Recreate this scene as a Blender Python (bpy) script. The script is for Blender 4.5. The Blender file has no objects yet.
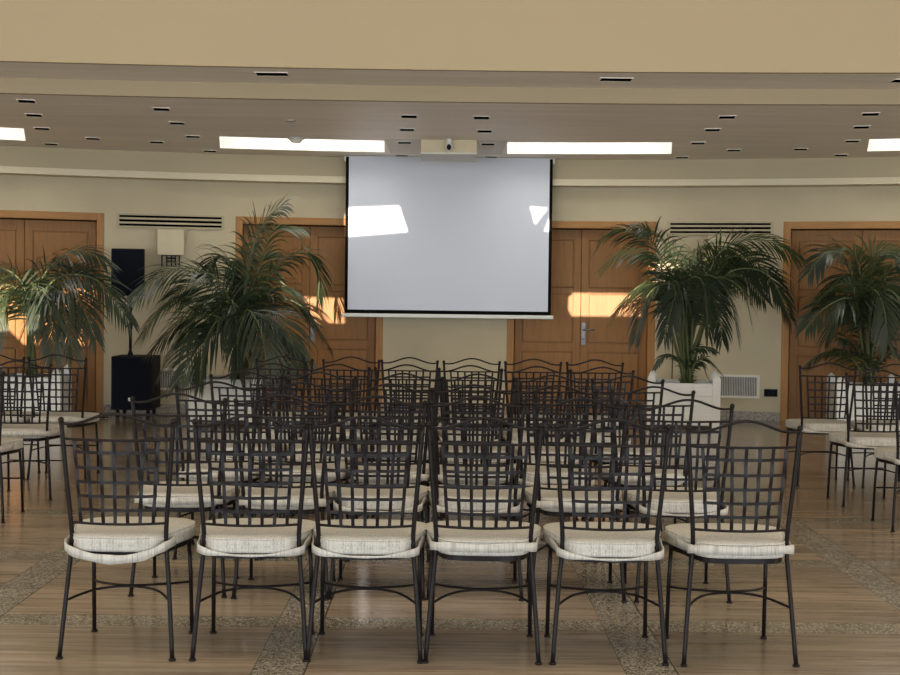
import bpy, bmesh, math, random
from mathutils import Vector, Matrix
random.seed(7)
PI = math.pi
C = bpy.context.scene.collection
# ------------------------------------------------------------------ camera
F = 1300.0; CAMZ = 1.368
cam_d = bpy.data.cameras.new('camera'); cam = bpy.data.objects.new('camera', cam_d); C.objects.link(cam)
cam_d.sensor_width = 36; cam_d.lens = F/900*36; cam_d.clip_end = 200
pitch = math.atan(37.2/F); yaw = 7.0/F; roll = 0.0122
fw = Vector((math.sin(yaw)*math.cos(pitch), math.cos(yaw)*math.cos(pitch), -math.sin(pitch)))
rt0 = Vector((math.cos(yaw), -math.sin(yaw), 0)); up0 = rt0.cross(fw)
rt = rt0*math.cos(roll)+up0*math.sin(roll); up = rt.cross(fw)
O = Vector((0, 0, CAMZ))
cam.matrix_world = Matrix(((rt.x, up.x, -fw.x, O.x), (rt.y, up.y, -fw.y, O.y), (rt.z, up.z, -fw.z, O.z), (0, 0, 0, 1)))
bpy.context.scene.camera = cam
# ------------------------------------------------------------------ world, sun, window light and added fills, exposure
sc = bpy.context.scene
sc.view_settings.view_transform = 'Standard'; sc.view_settings.look = 'None'
sc.view_settings.gamma = 1; sc.view_settings.use_curve_mapping = False
sc.view_settings.exposure = 0.5
w = bpy.data.worlds.new('world'); sc.world = w; w.use_nodes = True
w.node_tree.nodes['Background'].inputs[0].default_value = (0.75, 0.87, 1, 1)
w.node_tree.nodes['Background'].inputs[1].default_value = 4.0
SUN_T = math.tan(math.radians(7.0)); SUN_X = 0.06           # sun falls by SUN_T and drifts by SUN_X per metre of depth
FAC_Y = -4.0
sl = bpy.data.lights.new('sun', 'SUN'); sl.energy = 10; sl.angle = math.radians(0.12); sl.color = (1, 0.83, 0.66)
so = bpy.data.objects.new('sun', sl); C.objects.link(so)
so.rotation_euler = Vector((SUN_X, 1, -SUN_T)).to_track_quat('-Z', 'Y').to_euler()
so.location = (0, -10, 8)
def area(name, loc, size, direction, power, col):
    l = bpy.data.lights.new(name, 'AREA'); l.shape = 'RECTANGLE'; l.size, l.size_y = size
    l.energy = power; l.color = col
    o = bpy.data.objects.new(name, l); C.objects.link(o); o.location = loc
    o.rotation_euler = Vector(direction).to_track_quat('-Z', 'Z').to_euler(); return o
area('daylight_rear_window', (-4.2, FAC_Y+.06, 1.55), (5.6, 2.3), (0, 1, 0), 385, (0.78, 0.89, 1))
area('daylight_rear_window', (4.2, FAC_Y+.06, 1.55), (5.6, 2.3), (0, 1, 0), 385, (0.78, 0.89, 1))
area('side_fill', (-7.9, 3.5, 1.6), (9, 2.3), (1, 0, 0), 290, (1, 0.90, 0.78))  # unseen fill lamp added to brighten the room from the left
area('side_fill', (7.9, 3.5, 1.6), (9, 2.3), (-1, 0, 0), 290, (1, 0.90, 0.78))  # matching unseen fill lamp added on the right
area('overhead_fill', (0, 3.0, 6.9), (9, 7), (0, 0, -1), 215, (1, 0.88, 0.70))  # unseen lamp added overhead to light the fascia

# ------------------------------------------------------------------ geometry of the view
def ray(px, py): return (fw + rt*((px-450)/F) + up*((337.5-py)/F))
def at_y(px, py, Y): d = ray(px, py); return O + d*(Y/d.y)
def at_z(px, py, z): d = ray(px, py); return O + d*((z-CAMZ)/d.z)
RW = 16.5; YC = -0.8                       # the back wall is an arc about (0, YC)
def at_wall(px, py, R=RW):
    d = ray(px, py); a = d.x**2+d.y**2; b = 2*(O.y-YC)*d.y; c = (O.y-YC)**2-R*R
    t = (-b+math.sqrt(b*b-4*a*c))/(2*a); return O + d*t
def ang(p): return math.atan2(p.x, p.y-YC)
def arc(th, r, z, yc=YC): return Vector((r*math.sin(th), yc+r*math.cos(th), z))
# ------------------------------------------------------------------ materials
def nt(name):
    m = bpy.data.materials.new(name); m.use_nodes = True; t = m.node_tree
    return m, t, t.nodes['Principled BSDF']
def N(t, kind, **kw):
    n = t.nodes.new(kind)
    for k, v in kw.items():
        if k.startswith('i_'): n.inputs[int(k[2:])].default_value = v
        else: setattr(n, k, v)
    return n
def ramp(t, fac, stops):
    r = N(t, 'ShaderNodeValToRGB'); e = r.color_ramp.elements
    e[0].position, e[0].color = stops[0][0], (*stops[0][1], 1); e[1].position, e[1].color = stops[-1][0], (*stops[-1][1], 1)
    for p, c in stops[1:-1]: x = e.new(p); x.color = (*c, 1)
    t.links.new(fac, r.inputs[0]); return r.outputs[0]
def M1(t, op, a, b=None, c=None):
    n = N(t, 'ShaderNodeMath', operation=op)
    for i, v in enumerate((a, b, c)):
        if v is None: continue
        if isinstance(v, (int, float)): n.inputs[i].default_value = v
        else: t.links.new(v, n.inputs[i])
    return n.outputs[0]
def mix(t, fac, a, b, mode='MIX'):
    n = N(t, 'ShaderNodeMix', data_type='RGBA', blend_type=mode)
    for i, v in ((0, fac), (6, a), (7, b)):
        if isinstance(v, (int, float)): n.inputs[i].default_value = v
        elif isinstance(v, tuple): n.inputs[i].default_value = (*v, 1)
        else: t.links.new(v, n.inputs[i])
    return n.outputs[2]
def coords(t, scale=(1, 1, 1), kind='Object'):
    tc = N(t, 'ShaderNodeTexCoord'); mp = N(t, 'ShaderNodeMapping'); mp.inputs['Scale'].default_value = scale
    t.links.new(tc.outputs[kind], mp.inputs[0]); return mp.outputs[0]
def noise(t, vec, scale, detail=3, rough=.5):
    n = N(t, 'ShaderNodeTexNoise'); n.inputs['Scale'].default_value = scale; n.inputs['Detail'].default_value = detail
    n.inputs['Roughness'].default_value = rough
    t.links.new(vec, n.inputs['Vector']); return n.outputs['Fac']
def bump(t, b, h, s, d=.01):
    n = N(t, 'ShaderNodeBump'); n.inputs['Strength'].default_value = s; n.inputs['Distance'].default_value = d
    t.links.new(h, n.inputs['Height']); t.links.new(n.outputs[0], b.inputs['Normal'])
def simple(name, col, rough=.5, metal=0, var=.12, scale=8, bmp=0, spec=None, stretch=(1, 1, 1)):
    m, t, b = nt(name); v = coords(t, stretch)
    f = noise(t, v, scale, 4)
    lo = tuple(c*(1-var) for c in col); hi = tuple(min(1, c*(1+var)) for c in col)
    t.links.new(ramp(t, f, [(.3, lo), (.7, hi)]), b.inputs['Base Color'])
    b.inputs['Roughness'].default_value = rough; b.inputs['Metallic'].default_value = metal
    if spec is not None: b.inputs['Specular IOR Level'].default_value = spec
    if bmp: bump(t, b, noise(t, v, scale*6, 3), bmp, .004)
    return m
def emis(name, col, s):
    m, t, b = nt(name)
    b.inputs['Base Color'].default_value = (*col, 1); b.inputs['Emission Color'].default_value = (*col, 1)
    b.inputs['Emission Strength'].default_value = s; return m
MT = {}
MT['wall'] = simple('wall_plaster', (.53, .455, .305), .75, var=.07, scale=1.6, bmp=.08)
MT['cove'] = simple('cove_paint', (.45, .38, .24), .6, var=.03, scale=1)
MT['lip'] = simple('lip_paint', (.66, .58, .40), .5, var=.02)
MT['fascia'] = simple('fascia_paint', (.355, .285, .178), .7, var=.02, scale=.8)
MT['ceil'] = simple('ceiling_paint', (.88, .82, .74), .55, var=.06, scale=1.2, stretch=(.5, 6, 1))
MT['reflected_light'] = simple('reflected_light_paint', (.62, .58, .50), .55, var=.03)
MT['white'] = simple('white_paint', (.66, .655, .62), .45, var=.03, scale=3)
MT['offwhite'] = simple('cream_plastic', (.72, .69, .60), .5, var=.02)
MT['metal'] = simple('bronze_black_iron', (.010, .0075, .0075), .36, .0, spec=.12, var=.25, scale=30)
MT['black'] = simple('black_plastic', (.006, .006, .009), .7, var=.2, spec=.2)
MT['blackmat'] = simple('black_felt', (.006, .006, .006), 1, spec=0)
MT['grille'] = simple('speaker_grille', (.004, .005, .010), .8, 0, spec=.15, scale=120, var=.6)
MT['steel'] = simple('brushed_steel', (.22, .21, .20), .45, .7, var=.1)
MT['shade'] = simple('lamp_shade_parchment', (.60, .52, .35), .7, var=.03)
MT['granite_base'] = simple('granite_skirting', (.26, .225, .18), .4, var=.55, scale=45)
MT['soil'] = simple('soil', (.05, .035, .02), .9, var=.4, scale=40)
MT['grey'] = simple('grey_louvre', (.42, .40, .36), .5)
MT['led'] = emis('skylight_glow', (1, .97, .92), 3.6)
def wood_mat(name, vertical=True, col=(.275, .128, .036)):
    m, t, b = nt(name)
    v = coords(t, (14, 14, .9) if vertical else (.9, 14, 14))
    g = noise(t, v, 2.2, 6, .6); g2 = noise(t, v, 9, 3, .6)
    f = M1(t, 'MULTIPLY_ADD', g2, .35, M1(t, 'MULTIPLY', g, .65))
    c = ramp(t, f, [(.30, tuple(x*.74 for x in col)), (.52, col), (.75, tuple(min(1, x*1.18) for x in col))])
    t.links.new(c, b.inputs['Base Color']); b.inputs['Roughness'].default_value = .48; b.inputs['Specular IOR Level'].default_value = .25
    bump(t, b, f, .08, .003); return m
MT['wood'] = wood_mat('door_veneer_vertical'); MT['woodh'] = wood_mat('door_veneer_horizontal', False)
MT['wood_frame'] = wood_mat('door_frame_oak', True, (.385, .19, .060)); MT['wood_frameh'] = wood_mat('door_frame_oak_horizontal', False, (.385, .19, .060))
# screen cloth
m, t, b = nt('projection_cloth'); b.inputs['Base Color'].default_value = (.57, .60, .68, 1); b.inputs['Roughness'].default_value = .75; MT['screen'] = m
bump(t, b, noise(t, coords(t, (.2, 1, 14)), 2, 2), .06, .01)
# cushion cloth: slubbed cream cotton
m, t, b = nt('cream_slub_cotton'); v = coords(t, (170, 170, 8)); f = noise(t, v, 1.0, 3, .7)
v2 = coords(t, (40, 260, 260)); f2 = noise(t, v2, 1, 2)
c = ramp(t, f, [(.32, (.21, .20, .18)), (.48, (.41, .39, .35)), (.7, (.53, .51, .465))])
t.links.new(mix(t, .25, c, ramp(t, f2, [(.3, (.30, .28, .245)), (.65, (.56, .535, .485))])), b.inputs['Base Color'])
b.inputs['Roughness'].default_value = .9; b.inputs['Specular IOR Level'].default_value = .15
bump(t, b, f, .25, .003); MT['cloth'] = m
# leaves
def leaf(name, a, bcol):
    m, t, b = nt(name); v = coords(t); f = noise(t, v, 3.5, 3)
    t.links.new(ramp(t, f, [(.3, a), (.7, bcol)]), b.inputs['Base Color'])
    b.inputs['Roughness'].default_value = .38; b.inputs['Specular IOR Level'].default_value = .55
    tr = N(t, 'ShaderNodeBsdfTranslucent'); tr.inputs[0].default_value = (bcol[0]*2.2, bcol[1]*2.2, bcol[2]*1.2, 1)
    ms = N(t, 'ShaderNodeMixShader', i_0=.12)
    t.links.new(b.outputs[0], ms.inputs[1]); t.links.new(tr.outputs[0], ms.inputs[2])
    t.links.new(ms.outputs[0], t.nodes['Material Output'].inputs[0]); return m
MT['leaf'] = leaf('palm_leaf_dark', (.014, .024, .013), (.034, .052, .026))
MT['leaf2'] = leaf('palm_leaf_bright', (.030, .048, .018), (.066, .094, .036))
MT['stem'] = simple('palm_stem', (.09, .11, .04), .5, var=.3, scale=5)
# floor: wood-look planks across, granite strips both ways
m, t, b = nt('floor_planks_and_granite'); MT['floor'] = m
tc = N(t, 'ShaderNodeTexCoord'); sp = N(t, 'ShaderNodeSeparateXYZ'); t.links.new(tc.outputs['Object'], sp.inputs[0])
X, Y = sp.outputs[0], sp.outputs[1]
PX, PY = 1.375, 1.365
ux = M1(t, 'FLOORED_MODULO', M1(t, 'ADD', X, 1.965+.0975), PX); uy = M1(t, 'FLOORED_MODULO', M1(t, 'ADD', Y, -5.46+.09), PY)
mx = M1(t, 'LESS_THAN', ux, .195); my = M1(t, 'LESS_THAN', uy, .18)
gran = M1(t, 'MAXIMUM', mx, my)
cx = M1(t, 'FLOOR', M1(t, 'DIVIDE', M1(t, 'ADD', X, 1.965+.0975), PX)); cy = M1(t, 'FLOOR', M1(t, 'DIVIDE', M1(t, 'ADD', Y, -5.46+.09), PY))
pl = M1(t, 'DIVIDE', M1(t, 'SUBTRACT', uy, .18), (PY-.18)/6); pi_ = M1(t, 'FLOOR', pl); pf = M1(t, 'FRACT', pl)
cmb = N(t, 'ShaderNodeCombineXYZ'); t.links.new(cx, cmb.inputs[0]); t.links.new(cy, cmb.inputs[1]); t.links.new(pi_, cmb.inputs[2])
wn = N(t, 'ShaderNodeTexWhiteNoise'); t.links.new(cmb.outputs[0], wn.inputs['Vector'])
off = N(t, 'ShaderNodeVectorMath', operation='MULTIPLY_ADD'); t.links.new(wn.outputs['Color'], off.inputs[0]); off.inputs[1].default_value = (20, 20, 20)
mp = N(t, 'ShaderNodeMapping'); mp.inputs['Scale'].default_value = (1.6, 26, 1); t.links.new(tc.outputs['Object'], mp.inputs[0]); t.links.new(mp.outputs[0], off.inputs[2])
g = noise(t, off.outputs[0], 1.3, 6, .62)
mpb = N(t, 'ShaderNodeMapping'); mpb.inputs['Scale'].default_value = (1, 3, 1); t.links.new(tc.outputs['Object'], mpb.inputs[0])
big = noise(t, mpb.outputs[0], 1.4, 3)
wc = ramp(t, g, [(.28, (.150, .112, .079)), (.5, (.255, .200, .146)), (.74, (.35, .288, .220))])
tint = ramp(t, wn.outputs['Value'], [(0, (.74, .74, .75)), (1, (1.20, 1.16, 1.10))])
wc = mix(t, 1, wc, tint, 'MULTIPLY')
wc = mix(t, 1, wc, ramp(t, big, [(.3, (.88, .88, .88)), (.7, (1.1, 1.1, 1.1))]), 'MULTIPLY')
gv = N(t, 'ShaderNodeTexVoronoi'); gv.inputs['Scale'].default_value = 150; t.links.new(tc.outputs['Object'], gv.inputs['Vector'])
gs = N(t, 'ShaderNodeSeparateColor'); t.links.new(gv.outputs['Color'], gs.inputs[0])
gc = ramp(t, gs.outputs[0], [(0, (.06, .05, .037)), (.3, (.14, .118, .087)), (.55, (.22, .19, .145)), (.8, (.31, .275, .22)), (1, (.42, .385, .32))])
gc2 = ramp(t, noise(t, tc.outputs['Object'], 5, 2), [(.3, (.82, .82, .82)), (.7, (1.1, 1.1, 1.1))]); gc = mix(t, 1, gc, gc2, 'MULTIPLY')
# joints: plank seams, and dark edges of the strips
jp = M1(t, 'LESS_THAN', M1(t, 'MINIMUM', pf, M1(t, 'SUBTRACT', 1, pf)), .012)
def edge(u, wd, e):
    a = M1(t, 'LESS_THAN', M1(t, 'ABSOLUTE', M1(t, 'SUBTRACT', u, wd)), e); c = M1(t, 'LESS_THAN', u, e)
    return M1(t, 'MAXIMUM', a, c)
ex = edge(ux, .195, .0034); ey = M1(t, 'MULTIPLY', edge(uy, .18, .0016), M1(t, 'SUBTRACT', 1, mx))
col = mix(t, M1(t, 'MULTIPLY', jp, .45), wc, (.07, .05, .03))
col = mix(t, gran, col, gc)
col = mix(t, M1(t, 'MULTIPLY', M1(t, 'MAXIMUM', ex, ey), .8), col, (.03, .022, .015))
t.links.new(col, b.inputs['Base Color'])
rr = M1(t, 'ADD', .09, M1(t, 'MULTIPLY', g, .16)); t.links.new(rr, b.inputs['Roughness'])
b.inputs['Specular IOR Level'].default_value = .8
bump(t, b, g, .04, .002)

# ------------------------------------------------------------------ mesh helpers
def link(name, bm, mat, parent=None, smooth=False):
    me = bpy.data.meshes.new(name); bmesh.ops.recalc_face_normals(bm, faces=bm.faces[:]); bm.to_mesh(me); bm.free()
    if smooth:
        for p in me.polygons: p.use_smooth = True
    me.materials.append(mat); o = bpy.data.objects.new(name, me); C.objects.link(o)
    if parent: o.parent = parent
    return o
def box(bm, x0, x1, y0, y1, z0, z1, mat=None, bev=0):
    vs = [bm.verts.new((x, y, z)) for x in (x0, x1) for y in (y0, y1) for z in (z0, z1)]
    fs = [bm.faces.new([vs[i] for i in q]) for q in ((0, 1, 3, 2), (4, 6, 7, 5), (0, 4, 5, 1), (2, 3, 7, 6), (0, 2, 6, 4), (1, 5, 7, 3))]
    if bev:
        es = list({e for f in fs for e in f.edges}); r = bmesh.ops.bevel(bm, geom=es, offset=bev, segments=2, affect='EDGES', profile=.6)
        vs = list({v for v in bm.verts if v.is_valid and (v in r['verts'])})
    if mat is not None:
        for v in vs: v.co = mat @ v.co
    return vs
def tube(bm, pts, r, n=8, closed=False, flat=1.0):
    pts = [Vector(p) for p in pts]; rings = []; L = len(pts); ref = None
    for i, p in enumerate(pts):
        a = pts[(i-1) % L] if (closed or i > 0) else p; c = pts[(i+1) % L] if (closed or i < L-1) else p
        tg = (c-a).normalized()
        if ref is None: ref = Vector((0, 0, 1)) if abs(tg.z) < .9 else Vector((0, 1, 0))
        s = tg.cross(ref).normalized(); u = s.cross(tg).normalized()
        if abs(tg.z) >= .9: ref = u
        else: ref = Vector((0, 0, 1))
        rr = r(i/(L-1)) if callable(r) else r
        rings.append([bm.verts.new(p + s*math.cos(k*2*PI/n)*rr + u*math.sin(k*2*PI/n)*rr*flat) for k in range(n)])
    for i in range(L if closed else L-1):
        A, B = rings[i], rings[(i+1) % L]
        for k in range(n): bm.faces.new((A[k], A[(k+1) % n], B[(k+1) % n], B[k]))
    if not closed: bm.faces.new(rings[0][::-1]); bm.faces.new(rings[-1])
def cyl(bm, x, y, z0, z1, r, n=16, r1=None):
    r1 = r if r1 is None else r1
    A = [bm.verts.new((x+r*math.cos(k*2*PI/n), y+r*math.sin(k*2*PI/n), z0)) for k in range(n)]
    B = [bm.verts.new((x+r1*math.cos(k*2*PI/n), y+r1*math.sin(k*2*PI/n), z1)) for k in range(n)]
    for k in range(n): bm.faces.new((A[k], A[(k+1) % n], B[(k+1) % n], B[k]))
    bm.faces.new(A[::-1]); bm.faces.new(B)
def spline(pts, n, closed=False):
    pts = [Vector(p) for p in pts]; L = len(pts); out = []
    g = (lambda i: pts[i % L]) if closed else (lambda i: pts[max(0, min(L-1, i))])
    for i in range(L if closed else L-1):
        p0, p1, p2, p3 = g(i-1), g(i), g(i+1), g(i+2)
        for k in range(n):
            u = k/n; out.append(.5*((2*p1)+(p2-p0)*u+(2*p0-5*p1+4*p2-p3)*u*u+(3*p1-p0-3*p2+p3)*u**3))
    if not closed: out.append(pts[-1])
    return out
def empty(name, loc, rz=0, label=None, cat=None, group=None):
    o = bpy.data.objects.new(name, None); o.empty_display_size = .1; C.objects.link(o); o.location = loc; o.rotation_euler = (0, 0, rz)
    tag(o, label, cat, group); return o
def tag(o, label=None, cat=None, group=None, kind=None):
    if label: o['label'] = label
    if cat: o['category'] = cat
    if group: o['group'] = group
    if kind: o['kind'] = kind
    return o
def struct(name, bm, mat, smooth=False, label=None):
    o = link(name, bm, mat, None, smooth); o['kind'] = 'structure'
    if label: o['label'] = label
    return o
def kids(o, table={}):
    return list(o.children)
def copy_tree(o, parent=None):
    c = o.copy(); C.objects.link(c); c.parent = parent
    for ch in list(o.children): copy_tree(ch, c)
    return c
def arcband(bm, th0, th1, r0, r1, z0, z1, yc=YC, n=None, caps=True):
    n = n or max(2, int(abs(th1-th0)/.02)); prev = None; first = None
    for i in range(n+1):
        th = th0+(th1-th0)*i/n
        q = [bm.verts.new(arc(th, r, z, yc)) for r, z in ((r0, z0), (r1, z0), (r1, z1), (r0, z1))]
        if prev:
            for k in range(4): bm.faces.new((prev[k], prev[(k+1) % 4], q[(k+1) % 4], q[k]))
        else: first = q
        prev = q
    bm.faces.new(first[::-1]); bm.faces.new(prev)

# ------------------------------------------------------------------ setting
Z2, Z1 = 3.046, 3.173
SX = 8.0; ATR = 7.0
def S(name, fn, mat, label, smooth=False):
    bm = bmesh.new(); fn(bm); return struct(name, bm, mat, smooth, label)
S('floor', lambda bm: box(bm, -SX-.2, SX+.2, FAC_Y-.2, 17, -.1, 0), MT['floor'], 'wood-look plank floor crossed by speckled granite strips')
S('wall_left', lambda bm: box(bm, -SX-.2, -SX, FAC_Y-.2, 17, 0, ATR), MT['wall'], 'plaster wall on the left beyond the frame')
S('wall_right', lambda bm: box(bm, SX, SX+.2, FAC_Y-.2, 17, 0, ATR), MT['wall'], 'plaster wall on the right beyond the frame')
# doors' angular places
door_px = [(-53, 99), (235, 383), (507, 655), (787, 937)]
door_th = []
for a, c in door_px:
    A = ang(at_wall(a, 320)); B = ang(at_wall(c, 320)); door_th.append((A+B)/2)
DW = (ang(at_wall(655, 320))-ang(at_wall(507, 320)))*RW      # outer width of a door frame
DH = 2.335; FT = .085
def wall_back(bm):
    TH = .52; half = (DW/2-.04)/RW; cur = -TH
    for th in door_th:
        arcband(bm, cur, th-half, RW, RW+.25, 0, 3.3); arcband(bm, th-half, th+half, RW, RW+.25, DH-.04, 3.3, n=8); cur = th+half
    arcband(bm, cur, TH, RW, RW+.25, 0, 3.3)
S('wall_back', wall_back, MT['wall'], 'curved beige plaster wall behind the stage end')
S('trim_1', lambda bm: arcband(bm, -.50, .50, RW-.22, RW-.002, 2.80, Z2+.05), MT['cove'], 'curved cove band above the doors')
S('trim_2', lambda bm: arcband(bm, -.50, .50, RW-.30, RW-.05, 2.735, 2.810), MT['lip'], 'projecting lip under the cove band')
def skirt(bm):
    cur = -.45; half = (DW/2)/RW
    for th in door_th: arcband(bm, cur, th-half, RW-.02, RW+.01, 0, .10); cur = th+half
    arcband(bm, cur, .45, RW-.02, RW+.01, 0, .10)
S('baseboard_back', skirt, MT['granite_base'], 'speckled granite skirting along the curved wall')
S('door_backing', lambda bm: arcband(bm, -.42, .42, RW+.27, RW+.35, 0, 3.3), MT['blackmat'], None)['label'] = 'dark lobby wall behind the doors'
# ceiling with skylight shafts
RB = 42.0; Yf = 10.3; Ys = 11.1
sky = []                                     # (theta, half-width in metres, r0, r1)
for xa, xb in ((217, 387), (505, 675)):
    A = at_z(xa, 141, Z2); B = at_z(xb, 141, Z2); th = (ang(A)+ang(B))/2; r = math.hypot((A.x+B.x)/2, (A.y+B.y)/2-YC)
    sky.append([th, .89, 0, 0])
R0, R1 = 14.56+.05, 15.68
sky.append([ang(at_z(24, 129.5, Z2))-.89/15.1, .89, 0, 0]); sky.append([ang(at_z(869, 141, Z2))+.89/15.1, .89, 0, 0])
sky.sort()
def ceiling_low(bm):
    # strip between the step edge (nearly straight) and R0, then slabs around the shafts
    n = 60; prev = None
    for i in range(n+1):
        x = -SX+2*SX*i/n; yn = Ys+math.sqrt(RB*RB-x*x)-RB-.001; yf = YC+math.sqrt(R0*R0-x*x)
        q = [bm.verts.new(v) for v in ((x, yn, Z2), (x, yf, Z2), (x, yf, Z2+.12), (x, yn, Z2+.12))]
        if prev:
            for k in range(4): bm.faces.new((prev[k], prev[(k+1) % 4], q[(k+1) % 4], q[k]))
        prev = q
    cur = -.56
    for th, hw, _, _ in sky:
        h = hw/15.1; arcband(bm, cur, th-h, R0, R1, Z2, Z2+.12); cur = th+h
    arcband(bm, cur, .56, R0, R1, Z2, Z2+.12)
    arcband(bm, -.56, .56, R1, RW+.2, Z2, Z2+.12)
S('ceiling', ceiling_low, MT['ceil'], 'low curved ceiling with square black downlights')
for th, hw, _, _ in sky:
    h = hw/15.1
    def shaft(bm, th=th, h=h):
        for a, c, r0, r1 in ((th-h-.003, th-h, R0-.04, R1+.04), (th+h, th+h+.003, R0-.04, R1+.04), (th-h, th+h, R0-.04, R0), (th-h, th+h, R1, R1+.04)):
            arcband(bm, a, c, r0, r1, Z2+.002, Z2+.62)
    S('skylight_shaft', shaft, MT['white'], 'white shaft of a ceiling skylight')
    pn = S('skylight_pane', lambda bm, th=th, h=h: arcband(bm, th-h, th+h, R0, R1, Z2+.55, Z2+.57), MT['led'], 'bright diffusing pane of a ceiling skylight')
    def bars(bm, th=th, h=h):
        for k in (-.33, .33): arcband(bm, th+h*k-.0018, th+h*k+.0018, R0, R1, Z2+.48, Z2+.54, n=1)
    S('skylight_bar', bars, MT['white'], 'white glazing bars of a ceiling skylight')
def beam_strip(bm, prof):
    n = 50; prev = None
    for i in range(n+1):
        x = -SX+2*SX*i/n; dy = math.sqrt(RB*RB-x*x)-RB
        q = [bm.verts.new((x, y+dy, z)) for y, z in prof]; L = len(prof)
        if prev:
            for k in range(L): bm.faces.new((prev[k], prev[(k+1) % L], q[(k+1) % L], q[k]))
        prev = q
S('trim_3', lambda bm: beam_strip(bm, ((Ys-.06, Z2), (Ys+.0, Z2), (Ys+.0, Z1+.1), (Ys-.06, Z1+.1))), MT['fascia'], 'shallow step between beam soffit and low ceiling')  # darker fascia colour put in for the weak light on this step
S('trim_4', lambda bm: beam_strip(bm, ((Yf+.0, Z1), (Ys-.05, Z1), (Ys-.05, Z1+.12), (Yf+.0, Z1+.12))), MT['ceil'], 'soffit under the large beige fascia')
S('trim_5', lambda bm: beam_strip(bm, ((Yf-.05, Z1), (Yf+.0, Z1), (Yf+.0, ATR), (Yf-.05, ATR))), MT['fascia'], 'large beige fascia over the seating')
S('trim_6', lambda bm: box(bm, -SX, SX, FAC_Y-.2, 11, ATR, ATR+.2), MT['fascia'], 'high ceiling over the seating')
# facade behind the camera: unseen, with holes shaped to throw the sun patches
def back(p): k = (p.y-FAC_Y); return (p.x-SUN_X*k, p.z+SUN_T*k)
SCY = 15.24
patches = []
def wp(pts, R=RW+.05): patches.append([back(at_wall(x, y, R)) for x, y in pts])
wp([(573, 292), (642, 293), (642, 315.5), (572, 315.5), (568.5, 309), (568.5, 297)])
wp([(648, 262), (678, 264), (680, 283), (661, 287), (648, 279)])
wp([(302, 296), (342, 297.5), (344, 322.5), (318, 322.5), (311, 318)])
wp([(-30, 283), (98, 286), (97, 345), (22, 344), (-4, 318), (-30, 318)])
wp([(884, 297), (905, 292), (905, 306), (886, 306)])
patches.append([back(at_y(x, y, SCY)) for x, y in ((340, 208), (399, 205.5), (407.5, 231.5), (340, 237))])
patches.append([back(at_y(x, y, SCY)) for x, y in ((530, 206.5), (547.5, 208), (535, 224.5))])
patches.append([back(at_y(x, y, SCY)) for x, y in ((551, 214), (551, 231), (544, 231))])
cu = bpy.data.curves.new('sun_mask', 'CURVE'); cu.dimensions = '2D'; cu.fill_mode = 'BOTH'; cu.extrude = .01
for poly in [[(-SX, 0), (SX, 0), (SX, ATR), (-SX, ATR)]]+patches:
    s = cu.splines.new('POLY'); s.points.add(len(poly)-1); s.use_cyclic_u = True
    for p, (x, z) in zip(s.points, poly): p.co = (x, z, 0, 1)
tmp = bpy.data.objects.new('tmp', cu); C.objects.link(tmp)
dg = bpy.context.evaluated_depsgraph_get(); me = bpy.data.meshes.new_from_object(tmp.evaluated_get(dg)); bpy.data.objects.remove(tmp)
fo = bpy.data.objects.new('sun_mask_wall', me); C.objects.link(fo); me.materials.clear(); me.materials.append(MT['wall'])
fo.rotation_euler = (PI/2, 0, 0); fo.location = (0, FAC_Y-.02, 0); fo['kind'] = 'structure'; fo['label'] = 'unseen wall behind the viewer, holes shaped to throw the sun patches'

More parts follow.
